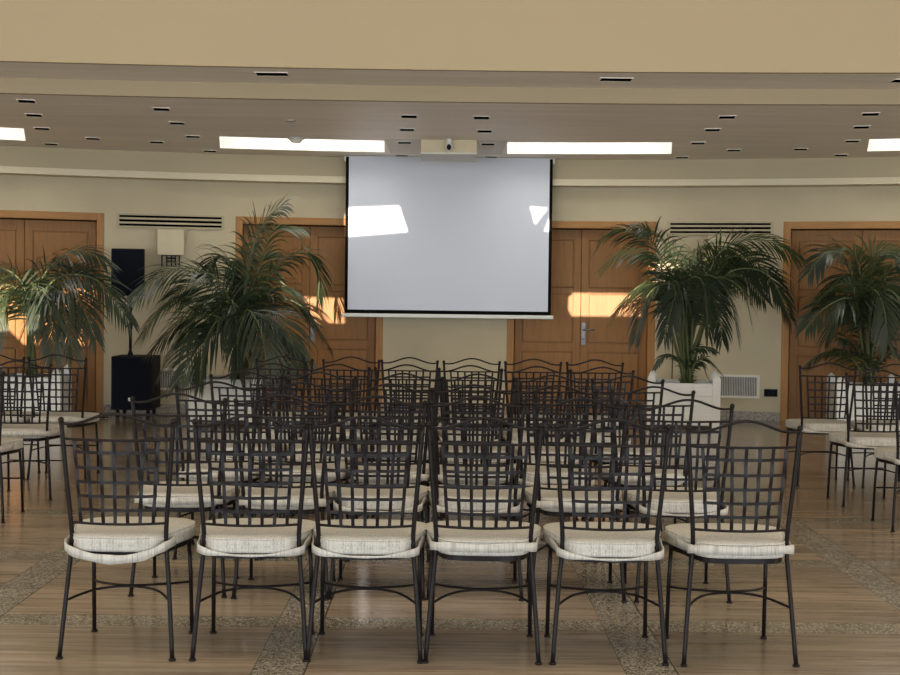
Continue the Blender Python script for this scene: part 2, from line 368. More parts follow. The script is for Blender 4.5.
# ------------------------------------------------------------------ doors
def local(th, r=RW):
    p = arc(th, r, 0); return Matrix.Translation(p) @ Matrix.Rotation(-th, 4, 'Z')     # local x along wall, y away from room
for di, th in enumerate(door_th):
    Mx = local(th); hw = DW/2
    d = bpy.data.objects.new('door_%d' % (di+1), None); C.objects.link(d); d.matrix_world = Mx; d['kind'] = 'structure'
    d['label'] = ['oak double door at the far left edge', 'oak double door behind the big palm and screen', 'oak double door right of the screen', 'oak double door at the far right edge'][di]
    bm = bmesh.new(); box(bm, -hw, -hw+FT, -.03, .16, 0, DH, bev=.004); link('door_jamb', bm, MT['wood_frame'], d)
    bm = bmesh.new(); box(bm, hw-FT, hw, -.03, .16, 0, DH, bev=.004); link('door_jamb', bm, MT['wood_frame'], d)
    bm = bmesh.new(); box(bm, -hw+FT, hw-FT, -.03, .16, DH-FT, DH, bev=.004); link('door_head', bm, MT['wood_frameh'], d)
    for sd in (-1, 1):
        x0, x1 = (-hw+FT+.004, -.003) if sd < 0 else (.003, hw-FT-.004)
        y0 = .10; zt = DH-FT-.012
        st = .085
        bm = bmesh.new(); box(bm, x0, x1, y0+.026, y0+.045, .01, zt)
        zs = [.13, .77, .84, 1.47, 1.52, zt-.12]
        zs = [(.14, .765), (.865, 1.465), (1.53, zt-.12)]
        box(bm, x0, x0+st, y0, y0+.03, .01, zt, bev=.002); box(bm, x1-st, x1, y0, y0+.03, .01, zt, bev=.002)
        cur = .01
        for a, c in zs+[(zt, zt)]:
            if a > cur: box(bm, x0+st, x1-st, y0, y0+.03, cur, a, bev=.002)
            cur = c
        lf = link('door_leaf', bm, MT['wood'], d)
        for a, c in zs:
            bm = bmesh.new(); box(bm, x0+st+.014, x1-st-.014, y0+.006, y0+.03, a+.014, c-.014, bev=.006); link('door_panel', bm, MT['wood'], lf)
        if sd > 0 and di in (1, 2):
            bm = bmesh.new(); box(bm, .012, .064, y0-.012, y0, .85, 1.12, bev=.004)
            hd = link('door_handle', bm, MT['steel'], lf)
            bm = bmesh.new(); tube(bm, [(.038, y0-.01, 1.03), (.038, y0-.05, 1.03), (.17, y0-.052, 1.03)], .010)
            cyl(bm, 0, 0, 0, .02, .011, 10)
            for v in bm.verts[-20:]: v.co = Vector((.034+v.co.x, y0-.012-v.co.z, 0.92+v.co.y))
            link('lever', bm, MT['steel'], hd, True)

# ------------------------------------------------------------------ wall fittings
def on_wall(name, px0, px1, py0, py1, label, cat, group=None):
    """root at the middle of a wall rectangle given in the photograph; returns root, half width, half height"""
    p0 = at_wall(px0, (py0+py1)/2); p1 = at_wall(px1, (py0+py1)/2); th = (ang(p0)+ang(p1))/2
    za = at_wall((px0+px1)/2, py0).z; zb = at_wall((px0+px1)/2, py1).z
    hw = RW*(ang(p1)-ang(p0))/2
    r = bpy.data.objects.new(name, None); r.empty_display_size = .1; C.objects.link(r); r.matrix_world = Matrix.Translation((0, 0, (za+zb)/2)) @ local(th, RW-.014)
    tag(r, label, cat, group); return r, hw, (za-zb)/2
for k, (a, c, e, f, lab) in enumerate(((118, 223, 215.5, 227.5, 'long white slotted air grille above the left wall lamp'), (669, 772, 222.5, 234, 'long white slotted air grille above the right wall lamp'))):
    r, hw, hh = on_wall('air_grille', a, c, e, f, lab, 'vent', 'slotted air grilles high on the curved wall')
    bm = bmesh.new(); box(bm, -hw, hw, -.004, .012, -hh, hh); link('backing', bm, MT['blackmat'], r)
    bm = bmesh.new()
    for s in (-1, 1): box(bm, s*hw-.015, s*hw+.015, -.022, .003, -hh-.008, hh+.008)
    box(bm, -hw, hw, -.022, .003, hh-.008, hh+.010); box(bm, -hw, hw, -.022, .003, -hh-.010, -hh+.008)
    link('frame', bm, MT['cove'], r)
    for q in (-1, 1):
        bm = bmesh.new(); box(bm, -hw+.015, hw-.015, -.018, -.006, q*hh*.36-.011, q*hh*.36+.011); link('slat', bm, MT['cove'], r)
for a, c, e, f, lab in ((718, 757.5, 376.5, 396, 'low white framed grey grille beside the black socket plate'), (146, 186, 370, 388, 'low wall grille partly hidden behind the black subwoofer')):
    r, hw, hh = on_wall('return_air_grille', a, c, e, f, lab, 'vent', 'low grilles near the skirting')
    bm = bmesh.new(); box(bm, -hw, hw, -.003, .01, -hh, hh); link('backing', bm, MT['blackmat'], r)
    bm = bmesh.new(); b_ = .022
    box(bm, -hw-b_, -hw+.006, -.02, .004, -hh-b_, hh+b_); box(bm, hw-.006, hw+b_, -.02, .004, -hh-b_, hh+b_)
    box(bm, -hw, hw, -.02, .004, hh-.004, hh+b_); box(bm, -hw, hw, -.02, .004, -hh-b_, -hh+.004); link('frame', bm, MT['offwhite'], r)
    bm = bmesh.new()
    for i in range(-11, 12): box(bm, i*hw/11.8-.0065, i*hw/11.8+.0065, -.012, -.002, -hh, hh)
    for i in (-1, 1): box(bm, i*hw*.33-.006, i*hw*.33+.006, -.014, -.002, -hh, hh)
    link('louvres', bm, MT['grey'], r)
r, hw, hh = on_wall('socket_plate', 764, 777.5, 389, 396.5, 'black socket plate low on the wall by the right door', 'socket')
bm = bmesh.new(); box(bm, -hw, hw, -.012, .004, -hh, hh, bev=.003); link('plate', bm, MT['black'], r)
for i in (-1, 0, 1):
    bm = bmesh.new(); box(bm, i*hw*.6-.018, i*hw*.6+.018, -.015, -.008, -hh*.6, hh*.6, bev=.002); link('socket', bm, MT['grille'], r)
r, hw, hh = on_wall('wall_cable', 670, 674, 330, 395, 'thin dark cable running down the wall behind the right palm', 'cable')
bm = bmesh.new(); tube(bm, [(0, -.008, hh), (.004, -.008, 0), (0, -.008, -hh)], .005, 6); link('cord', bm, MT['blackmat'], r)
for a, c, e, f, lab in ((157.5, 184, 230, 267, 'cream box wall lamp right of the tall black speaker'), (707.5, 734, 237, 274, 'cream box wall lamp behind the right palm')):
    r, hw, hh = on_wall('wall_lamp', a, c, e, f, lab, 'wall lamp', 'box shaded wall lamps')
    bm = bmesh.new(); box(bm, -hw, hw, -.17, -.02, hh-.30, hh, bev=.004)
    sh = link('lamp_shade', bm, MT['shade'], r)
    bm = bmesh.new(); zb = -hh; zt = hh-.295
    for x, z0 in ((-.10, zb+.0), (-.045, zb+.02), (.01, zb), (.055, zb+.02), (.10, zb+.0)): box(bm, x-.008, x+.008, -.07, -.054, z0, zt)
    box(bm, -.11, .11, -.07, -.054, zt-.014, zt); box(bm, -.045, .055, -.07, -.054, zb+.06, zb+.074); box(bm, -.05, .05, -.07, .0, zt-.05, zt-.03)
    link('bracket', bm, MT['metal'], r)

# ------------------------------------------------------------------ ceiling fittings
small = [(26.5, 101), (34, 115), (42, 128.5), (51, 144), (93, 138.5), (156.5, 142), (161.5, 109), (177, 123), (193, 136.5), (210, 151),
         (409, 116.3), (407, 129.5), (404.5, 142.5), (402, 155.7), (481.5, 117.5), (484.5, 131), (488, 144), (491, 157),
         (727, 117), (712.5, 129.7), (698, 143), (682, 157.3), (734, 150), (800.5, 149), (841, 155), (852, 141), (861.5, 127), (870.5, 114)]
where = ['nearest of the far left diagonal run', 'second of the far left diagonal run', 'third of the far left diagonal run', 'last of the far left diagonal run, by the cove',
         'single one between the far left run and the left vent', 'single one just left of the left diagonal run', 'nearest of the left diagonal run', 'second of the left diagonal run', 'third of the left diagonal run', 'last of the left diagonal run, beside the skylight',
         'nearest of the row left of the camera box', 'second of the row left of the camera box', 'third of the row left of the camera box', 'last of the row left of the camera box, above the screen',
         'nearest of the row right of the camera box', 'second of the row right of the camera box', 'third of the row right of the camera box', 'last of the row right of the camera box, above the screen',
         'nearest of the right diagonal run', 'second of the right diagonal run', 'third of the right diagonal run', 'last of the right diagonal run, beside the skylight',
         'single one just right of the right diagonal run', 'single one just left of the far right diagonal run', 'last of the far right diagonal run, by the cove', 'third of the far right diagonal run', 'second of the far right diagonal run', 'nearest of the far right diagonal run']
def downlight(name, hw, hd, ring=None):
    r = empty(name, (0, 0, 0))
    bm = bmesh.new(); t_ = .010
    box(bm, -hw-t_, hw+t_, -hd-t_, -hd, -.004, .004); box(bm, -hw-t_, hw+t_, hd, hd+t_, -.004, .004)
    box(bm, -hw-t_, -hw, -hd, hd, -.004, .004); box(bm, hw, hw+t_, -hd, hd, -.004, .004); link('trim_ring', bm, ring or MT['ceil'], r)
    bm = bmesh.new(); box(bm, -hw, hw, -hd, hd, -.003, .004); link('recess', bm, MT['blackmat'], r)
    bm = bmesh.new(); cyl(bm, 0, 0, -.005, -.001, min(hw, hd)*.5, 14); link('lamp', bm, MT['blackmat'], r); return r
proto = downlight('downlight', .068, .085); protow = downlight('downlight', .068, .085, MT['white'])
for i, (x, y) in enumerate(small):
    o = proto if i == 0 else (protow if i == 10 else copy_tree(protow if 10 <= i < 18 else proto))
    p = at_z(x, y, Z2); o.location = (p.x, p.y, Z2-.001); o.rotation_euler = (0, 0, -ang(p)*.8)
    tag(o, 'square black recessed downlight, '+where[i], 'downlight', 'square downlights in the low ceiling')
proto = downlight('soffit_downlight', .125, .07)
for i, (x, y, lab) in enumerate(((272, 73.8, 'wide black downlight in the soffit, left one'), (616, 79.3, 'wide black downlight in the soffit, between centre and right'), (908, 80.7, 'wide black downlight in the soffit, cut by the right edge'))):
    o = proto if i == 0 else copy_tree(proto)
    p = at_z(x, y, Z1); o.location = (p.x, max(p.y, 10.45), Z1-.001); tag(o, lab, 'downlight', 'wide downlights in the beam soffit')
p = at_z(296, 137.5, Z2); r = empty('smoke_detector', (p.x, p.y, Z2), 0, 'round pale smoke detector on the ceiling over the left skylight', 'smoke detector')
bm = bmesh.new(); cyl(bm, 0, 0, -.02, 0, .085, 24); link('base', bm, MT['grey'], r); bm = bmesh.new(); cyl(bm, 0, 0, -.05, -.018, .05, 24, .075); link('sensor', bm, MT['offwhite'], r)
p = at_z(291, 120, Z2); bm = bmesh.new(); cyl(bm, p.x, p.y, Z2-.012, Z2, .045, 20); tag(link('ceiling_cap', bm, MT['grey']), 'small round grey cap on the ceiling before the smoke detector', 'ceiling cap')
# pale panel standing in for reflected light, and camera box
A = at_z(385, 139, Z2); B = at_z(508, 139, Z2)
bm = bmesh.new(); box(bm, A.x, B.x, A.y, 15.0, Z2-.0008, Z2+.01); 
S_ = link('reflected_light_panel', bm, MT['reflected_light']); tag(S_, 'pale flat panel put in for reflected light between the two middle skylights', 'ceiling panel')
A = at_z(421, 139.3, Z2); B = at_z(477, 139.3, Z2); zb = at_y(450, 153, A.y).z
r = empty('projector_box', ((A.x+B.x)/2, A.y, zb), 0, 'beige ceiling box above the middle of the screen', 'box'); hw = (B.x-A.x)/2
bm = bmesh.new(); box(bm, -hw, hw, 0, .75, 0, Z2-zb-.001, bev=.004); link('housing', bm, MT['shade'], r)
bm = bmesh.new(); box(bm, -hw-.004, hw+.004, -.004, .75, -.012, .004, bev=.003); link('underside', bm, MT['white'], r)
p = at_y(449, 139, A.y-.06)
r = empty('security_camera', (p.x, A.y-.06, Z2), 0, 'small white camera with black lens in front of the beige box', 'camera')
bm = bmesh.new(); cyl(bm, 0, 0, -.04, 0, .033, 18); link('mount', bm, MT['white'], r)
bm = bmesh.new(); bmesh.ops.create_uvsphere(bm, u_segments=18, v_segments=12, radius=.04)
for v in bm.verts: v.co = Vector((v.co.x, v.co.y*.9, v.co.z*1.35-.078))
hd = link('body', bm, MT['white'], r, True)
bm = bmesh.new(); bmesh.ops.create_uvsphere(bm, u_segments=16, v_segments=10, radius=.024)
for v in bm.verts: v.co = Vector((v.co.x, v.co.y*.5-.030, v.co.z*1.3-.088))
link('lens', bm, MT['black'], hd, True)

# ------------------------------------------------------------------ projection screen
tl = at_y(346, 158, SCY); tr_ = at_y(553, 160, SCY); bl = at_y(345, 313, SCY)
x0, x1 = tl.x, tr_.x; zt = 3.03; zb = at_y(450, 314.2, SCY).z
r = empty('projection_screen', ((x0+x1)/2, SCY, zb), 0, 'large white roll-down projection screen with black borders in the middle', 'projection screen')
hw = (x1-x0)/2; H = zt-zb
bm = bmesh.new(); box(bm, -hw, hw, 0, .003, 0, H); link('border_cloth', bm, MT['blackmat'], r)
bm = bmesh.new(); box(bm, -hw+.036, hw-.036, -.002, 0, .042, H-.0); link('viewing_surface', bm, MT['screen'], r)
bm = bmesh.new(); box(bm, -hw-.03, hw+.03, -.018, .018, -.045, -.002, bev=.008); link('weight_bar', bm, MT['white'], r)
bm = bmesh.new(); box(bm, -hw-.02, hw+.02, .004, .09, H-.05, H+.010); link('roller_case', bm, MT['white'], r)

# ------------------------------------------------------------------ loudspeakers
p = at_y(131.5, 405, 14.55); bx, by = p.x, 14.55
r = empty('subwoofer', (bx, by, 0), .03, 'large black subwoofer box on the floor under the speaker pole', 'speaker'); sb = p.z
hw = (at_y(152, 380, 14.55).x-at_y(111, 380, 14.55).x)/2; st = at_y(131, 356.5, 14.55).z
bm = bmesh.new(); box(bm, -hw, hw, 0, .5, .095, st, bev=.012); link('cabinet', bm, MT['black'], r)
bm = bmesh.new(); box(bm, -hw+.02, hw-.02, -.012, .002, .115, st-.02, bev=.004); gr = link('grille', bm, MT['grille'], r)
bm = bmesh.new(); box(bm, -.035, .015, -.018, -.011, .195, .235, bev=.002); gb = link('badge', bm, MT['white'], gr); gb['label'] = 'small white badge'
for sx in (-1, 1):
    for yy in (.07, .43):
        bm = bmesh.new(); cyl(bm, 0, 0, -.014, .014, .045, 18)
        for v in bm.verts: v.co = Vector((v.co.z+sx*(hw-.06), yy+v.co.x, .046+v.co.y))
        link('castor', bm, MT['black'], r)
for sx in (-1, 1):
    bm = bmesh.new(); box(bm, sx*hw-.008, sx*hw+.008, .16, .30, .30, .38, bev=.003); link('handle', bm, MT['grille'], r)
PX_ = at_y(130.5, 330, 14.8).x
r = empty('speaker_pole', (PX_, 14.8, st), 0, 'thin black pole rising from the subwoofer', 'pole')
s0 = at_y(128, 296, 14.8).z
bm = bmesh.new(); cyl(bm, 0, 0, .001, s0-st-.001, .017, 14); link('tube', bm, MT['black'], r); bm = bmesh.new(); cyl(bm, 0, 0, .0, .05, .035, 16, .02); link('base_collar', bm, MT['black'], r)
bm = bmesh.new(); cyl(bm, 0, 0, .30, .36, .024, 14); tube(bm, [(0, 0, .33), (-.05, 0, .33)], .008); link('clamp', bm, MT['black'], r)
s1 = at_y(128, 249, 14.75).z; hw = (at_y(144, 260, 14.6).x-at_y(111, 260, 14.6).x)/2; cxx = at_y(127.5, 260, 14.6).x
r = empty('loudspeaker', (cxx, 14.62, s0), .10, 'black loudspeaker cabinet on the pole left of the wall lamp', 'speaker')
bm = bmesh.new(); vs = box(bm, -hw, hw, 0, .34, 0, s1-s0, bev=.01)
for v in bm.verts:
    if v.co.y > .2: v.co.x *= .62
link('cabinet', bm, MT['black'], r)
bm = bmesh.new(); box(bm, -hw+.012, hw-.012, -.012, .002, .012, s1-s0-.012, bev=.004); link('grille', bm, MT['grille'], r)
rng = random.Random(3); a0 = at_z(103, 409, 0)
bm = bmesh.new()
for k in range(7):
    pts = []; x = a0.x+rng.uniform(-.2, .2); y = 14.45+rng.uniform(-.1, .2)
    for i in range(7):
        pts.append((max(a0.x-.3, min(a0.x+.42, x)), min(y, 14.52), .008+.05*rng.random()*(1 if 0 < i < 6 else 0))); x += rng.uniform(-.13, .15); y += rng.uniform(-.10, .10)
    tube(bm, spline(pts, 4), .006, 5)
tag(link('cable_tangle', bm, MT['blackmat']), 'tangle of black cables on the floor left of the subwoofer', 'cables', None, 'stuff')

# ------------------------------------------------------------------ palms in white planters
def frond(parent, pts, Lw, rng, mat, dens=30, sub='frond', start=.3):
    """pts: 3-D control points from soil to tip; Lw: longest leaflet"""
    P = spline(pts, 10); n = len(P)
    cum = [0]
    for i in range(1, n): cum.append(cum[-1]+(P[i]-P[i-1]).length)
    T = cum[-1]
    def pt(u):
        d = u*T
        for i in range(1, n):
            if cum[i] >= d: k = (d-cum[i-1])/max(1e-6, cum[i]-cum[i-1]); return P[i-1].lerp(P[i], k), (P[i]-P[i-1]).normalized()
        return P[-1], (P[-1]-P[-2]).normalized()
    bm = bmesh.new()
    tube(bm, P[::2]+[P[-1]], lambda u: .015*(1-u)**1.5+.0035, 6); stem = link('frond_stem' if sub == 'frond' else 'stem', bm, MT['stem'], parent, True)
    bm = bmesh.new()
    tw = rng.uniform(-.3, .3); twa = rng.choice((-1, 1))*rng.uniform(.2, .75); hd = P[-1]-P[0]; hd.z = 0
    if hd.length < .1: hd = Vector((.3, -1, 0))
    hd.normalize(); side0 = hd.cross(Vector((0, 0, 1))).normalized()
    for i in range(dens):
        u = start+(1-start)*(i+rng.random()*.5)/dens
        p, tg = pt(u); q = (u-start)/(1-start)
        ln = Lw*(.62+.55*math.sin(PI*min(1, q*.85+.12)))*.88*(1-.32*q*q)*rng.uniform(.88, 1.1)
        side = (side0-tg*side0.dot(tg)).normalized(); nrm = side.cross(tg).normalized(); side, nrm = side*math.cos(twa)+nrm*math.sin(twa), nrm*math.cos(twa)-side*math.sin(twa)
        for sg in (-1, 1):
            d = (side*sg*(.85-.35*q)+tg*(.50+.5*q)+nrm*(.20+tw*sg*.4)+Vector((rng.uniform(-.1, .1), rng.uniform(-.1, .1), rng.uniform(-.40, -.18)))).normalized()
            wd = .0118*rng.uniform(.8, 1.2); c = p.copy(); seg = 5; prev = None
            drp = rng.uniform(.20, .40)
            for s in range(seg+1):
                v = s/seg; w_ = wd*(.35+1.3*v if v < .4 else 1.0*(1-(v-.4)/.6)+.02)
                wv = d.cross(nrm)
                if wv.length < .05: wv = side.cross(d)
                wv = wv.normalized()*w_
                A_, B_ = bm.verts.new(c-wv), bm.verts.new(c+wv)
                if prev: bm.faces.new((prev[0], prev[1], B_, A_))
                prev = (A_, B_); c = c+d*(ln/seg); d = (d+Vector((0, 0, -drp*(.5+v)))).normalized()
    link('leaflets', bm, mat, stem)
def planter(root, w_, d_, h, post):
    pl_ = bmesh.new(); a, c = w_/2, d_/2; box(pl_, -a+post*.3, a-post*.3, -c+.012, -c+.035, .05, h, bev=.002)
    box(pl_, -a+post*.3, a-post*.3, c-.035, c-.012, .05, h); box(pl_, -a+.012, -a+.035, -c+.03, c-.03, .05, h); box(pl_, a-.035, a-.012, -c+.03, c-.03, .05, h)
    box(pl_, -a+.02, a-.02, -c+.02, c-.02, .045, .06)
    o = link('planter', pl_, MT['white'], root); o['label'] = 'white panelled planter box'
    for zz in (.08, h*.52, h-.14):
        bm = bmesh.new(); box(bm, -a+post, a-post, -c+.004, -c+.014, zz, zz+.10 if zz > h*.3 else zz+.09, bev=.004); link('rail', bm, MT['white'], o)
    for sx in (-1, 1):
        for sy in (-1, 1):
            bm = bmesh.new(); px, py = sx*(a-post/2), sy*(c-post/2); box(bm, px-post/2, px+post/2, py-post/2, py+post/2, 0, h+.045, bev=.004)
            # rounded ogee cap
            for k in range(5):
                u0 = k/5; s0_ = post/2*math.cos(u0*PI/2*.9); s1_ = post/2*math.cos((k+1)/5*PI/2*.9)
                A = [bm.verts.new((px+qx*s0_, py+qy*s0_, h+.045+.055*u0)) for qx, qy in ((-1, -1), (1, -1), (1, 1), (-1, 1))]
                B = [bm.verts.new((px+qx*s1_, py+qy*s1_, h+.045+.055*(k+1)/5)) for qx, qy in ((-1, -1), (1, -1), (1, 1), (-1, 1))]
                for j in range(4): bm.faces.new((A[j], A[(j+1) % 4], B[(j+1) % 4], B[j]))
            bm.faces.new(B); link('corner_post', bm, MT['white'], o)
    bm = bmesh.new(); bmesh.ops.create_grid(bm, x_segments=14, y_segments=14, size=.5)
    rg = random.Random(5)
    for v in bm.verts: v.co = Vector((v.co.x*(w_-.07), v.co.y*(d_-.07), h-.05+rg.uniform(-.012, .012)))
    link('soil', bm, MT['soil'], root)
    return h-.05
def tot_px(c): return sum(math.dist(a, b) for a, b in zip(c, c[1:]))
def palm(px, Yc_, w_, h, rz, base_px, fronds, label, seed, Lw=.50, post=.085, name='potted_palm', sp=1.0, st=.36, dn=1.0):
    p = at_y(px, 400, Yc_); root = empty(name, (p.x, Yc_, 0), rz, label, 'palm', 'palms in white planters')
    hs = planter(root, w_, w_, h, post)
    bpt = at_y(base_px, 380, Yc_); rng = random.Random(seed)
    Mi = (Matrix.Translation((p.x, Yc_, 0)) @ Matrix.Rotation(rz, 4, 'Z')).inverted()
    for i, fr in enumerate(fronds):
        dz = fr[0]; ctr = fr[1:]
        st_ = Vector((bpt.x+rng.uniform(-.06, .06), Yc_+rng.uniform(-.06, .06), hs))
        pts = [st_]; m = len(ctr)
        for j, (x, y) in enumerate(ctr):
            if j == 0 and m > 3 or j == 0 and sp > 1 and tot_px(ctr) > 60: x = base_px+(x-base_px)*sp
            u = (j+1)/m; pts.append(at_y(x, y, Yc_+dz*u**.8))
        mat = MT['leaf2'] if rng.random() < .25 else MT['leaf']
        tot = sum((pts[k+1]-pts[k]).length for k in range(len(pts)-1))
        frond(root, [Mi @ q for q in pts], Lw*min(1, .45+tot/3.2)*(.5 if tot < .75 else 1), rng, mat, dens=int(9+tot*15.5*dn), start=st if tot > .8 else .3)
    # short fibres at the foot of the stems
    bm = bmesh.new()
    for k in range(46):
        a = rng.uniform(0, 2*PI); q0 = Mi @ Vector((bpt.x, Yc_, hs)); r_ = rng.uniform(.02, .09)
        d = Vector((math.cos(a)*r_*2.0, math.sin(a)*r_*2.0, rng.uniform(.08, .24))); s = Vector((-math.sin(a), math.cos(a), 0))*.005
        q = q0+Vector((math.cos(a), math.sin(a), 0))*.04
        A = [bm.verts.new(v) for v in (q-s, q+s, q+d*.6+s, q+d*.6-s, q+d+Vector((math.cos(a), math.sin(a), -.4))*.05)]
        bm.faces.new(A[:4]); bm.faces.new((A[3], A[2], A[4]))
    tag(link('leaf_bases', bm, MT['leaf2'], root), kind='stuff')
palm(683.5, 14.42, .78, .50, -.18, 686, [
    (-.3, (676, 310), (655, 245), (617, 229), (594, 252)), (.2, (680, 310), (664, 262), (628, 250), (603, 268)),
    (-.6, (682, 320), (672, 285), (648, 295), (636, 340)), (-.7, (686, 320), (690, 280), (704, 285), (708, 335)),
    (.1, (696, 315), (722, 262), (756, 262), (784, 300)), (-.2, (694, 300), (722, 250), (762, 240), (800, 258)),
    (-.5, (696, 315), (716, 278), (742, 290), (752, 325)), (-.6, (690, 310), (704, 275), (728, 292), (738, 338)),
    (.3, (678, 310), (664, 278), (636, 288), (612, 316)), (-.3, (682, 300), (675, 262), (660, 236), (640, 228)),
    (.3, (688, 300), (698, 255), (712, 246), (740, 262)), (-.3, (684, 320), (676, 290), (660, 282), (632, 300)),
    (.4, (690, 300), (705, 262), (735, 268), (765, 300)), (-.4, (686, 310), (684, 280), (674, 300), (664, 338)),
    (.2, (688, 300), (700, 268), (716, 300), (722, 340)), (-.1, (698, 310), (730, 272), (768, 275), (790, 318)),
    (-.2, (680, 362), (666, 354), (655, 368)), (-.3, (694, 365), (706, 358), (722, 374)), (.1, (692, 366), (700, 362), (708, 378)), (-.2, (688, 352), (706, 348), (716, 352))],
    'tall fan-stemmed palm in a white planter right of the screen', 11, sp=1.9, st=.38)
palm(227, 14.15, .80, .50, .166, 238, [
    (-.2, (243, 310), (252, 250), (266, 220), (284, 204)), (.2, (246, 310), (262, 262), (272, 232), (300, 228)),
    (-.5, (232, 310), (212, 275), (172, 270), (130, 300)), (-.3, (232, 320), (205, 300), (170, 300), (142, 335)),
    (-.7, (234, 330), (205, 315), (180, 335), (160, 375)), (-.8, (238, 330), (222, 318), (206, 340), (200, 385)),
    (.2, (250, 310), (276, 268), (302, 252), (318, 270), (318, 300)), (-.2, (248, 320), (270, 300), (300, 305), (328, 345)),
    (-.6, (244, 330), (262, 310), (285, 325), (300, 370)), (-.8, (240, 330), (248, 310), (262, 335), (268, 385)),
    (.3, (240, 300), (232, 265), (218, 256), (206, 272)), (.4, (244, 300), (252, 262), (262, 256), (280, 276)),
    (-.3, (236, 320), (222, 292), (200, 282), (172, 296)), (.1, (248, 320), (272, 290), (290, 290), (312, 320)),
    (-.5, (238, 320), (232, 300), (236, 318), (238, 372)), (-.4, (234, 330), (212, 320), (186, 318), (152, 350)),
    (-.6, (246, 330), (268, 322), (290, 340), (312, 362)), (.3, (242, 310), (246, 280), (232, 290), (222, 330)),
     (-.7, (236, 330), (220, 330), (196, 350), (178, 385)),
     (-.6, (246, 335), (262, 332), (278, 350), (284, 385)), (.2, (238, 320), (220, 300), (195, 305), (186, 350))],
    'big dense dark palm left of the screen spreading in front of the left door', 12, Lw=.54)
palm(27, 14.05, .82, .50, .14, 32, [
    (-.2, (34, 312), (46, 272), (76, 250), (108, 262)), (-.4, (36, 310), (58, 278), (96, 280), (130, 322)),
    (-.5, (34, 312), (52, 288), (76, 295), (96, 340)), (-.7, (32, 315), (42, 290), (50, 310), (54, 358)),
    (-.3, (30, 312), (20, 280), (-5, 268), (-30, 290)), (-.5, (28, 315), (14, 290), (0, 300), (-12, 345)),
     (.2, (34, 305), (50, 270), (82, 268), (112, 292)),
    (-.6, (34, 312), (46, 296), (64, 310), (74, 355)), (.2, (28, 305), (14, 276), (-10, 275), (-30, 300)),
    (.1, (32, 300), (38, 270), (60, 262), (90, 275)),  (-.3, (28, 310), (10, 285), (-14, 300), (-30, 335)),
    (-.5, (31, 310), (34, 285), (38, 292), (40, 330))],
    'palm with arching fronds in a white planter before the far left door', 13, st=.40, sp=1.3, dn=.85)
palm(866, 14.3, .74, .50, -.14, 870, [
    (-.5, (862, 312), (848, 262), (828, 252), (808, 274)), (-.2, (866, 305), (856, 258), (838, 249), (820, 262)),
    (-.3, (868, 300), (876, 262), (892, 256), (912, 280)), (-.6, (862, 312), (846, 298), (822, 310), (806, 328)),
     (-.5, (874, 312), (886, 290), (900, 302), (908, 340)),
    (.2, (868, 302), (866, 270), (876, 252), (896, 246)), (-.4, (866, 310), (850, 285), (832, 288), (812, 308)),
    (.3, (870, 305), (884, 272), (905, 270), (930, 300)), (-.6, (870, 312), (874, 290), (884, 308), (888, 345)),
    (.2, (864, 305), (852, 275), (838, 280), (822, 300)), (.1, (874, 310), (892, 282), (915, 290), (935, 330)),
    (-.5, (866, 312), (856, 300), (836, 318), (826, 340)), (.2, (880, 320), (900, 305), (930, 320)),
    (.1, (858, 325), (846, 300)), (.15, (885, 330), (890, 300)),
    (-.4, (862, 366), (842, 350), (820, 354), (806, 366)), (-.3, (864, 362), (852, 342), (838, 337)), (-.3, (866, 364), (852, 356), (836, 350)), (-.2, (880, 362), (892, 352), (905, 362))],
    'many-stemmed palm in a white planter before the far right door', 14, st=.38, sp=1.6)

# ------------------------------------------------------------------ chairs
def lerp(a, b, u): return a+(b-a)*u
def half(z): return lerp(.178, .211, (z-.44)/.45)          # half width between posts above the seat
def lean(z): return lerp(-.165, -.195, (z-.44)/.45)
def bow(x, z): return lean(z)-.045*max(0, 1-(x/half(z))**2)
OUT = [(0, -.240), (.10, -.234), (.152, -.205), (.180, -.135), (.208, -.03), (.228, .06), (.220, .145), (.150, .205), (0, .222)]
outline = spline([(x, y, 0) for x, y in OUT]+[(-x, y, 0) for x, y in OUT[-2:0:-1]], 5, True)
def ring(bm, sc_, z, dz=None): 
    return [bm.verts.new((p.x*sc_[0], p.y*sc_[1]-.002, z)) for p in outline]
def skin(bm, rings, cap=True, loop=False):
    for A, B in zip(rings, rings[1:]+([rings[0]] if loop else [])):
        for k in range(len(A)): bm.faces.new((A[k], A[(k+1) % len(A)], B[(k+1) % len(B)], B[k]))
    if cap: bm.faces.new(rings[0][::-1]); bm.faces.new(rings[-1])
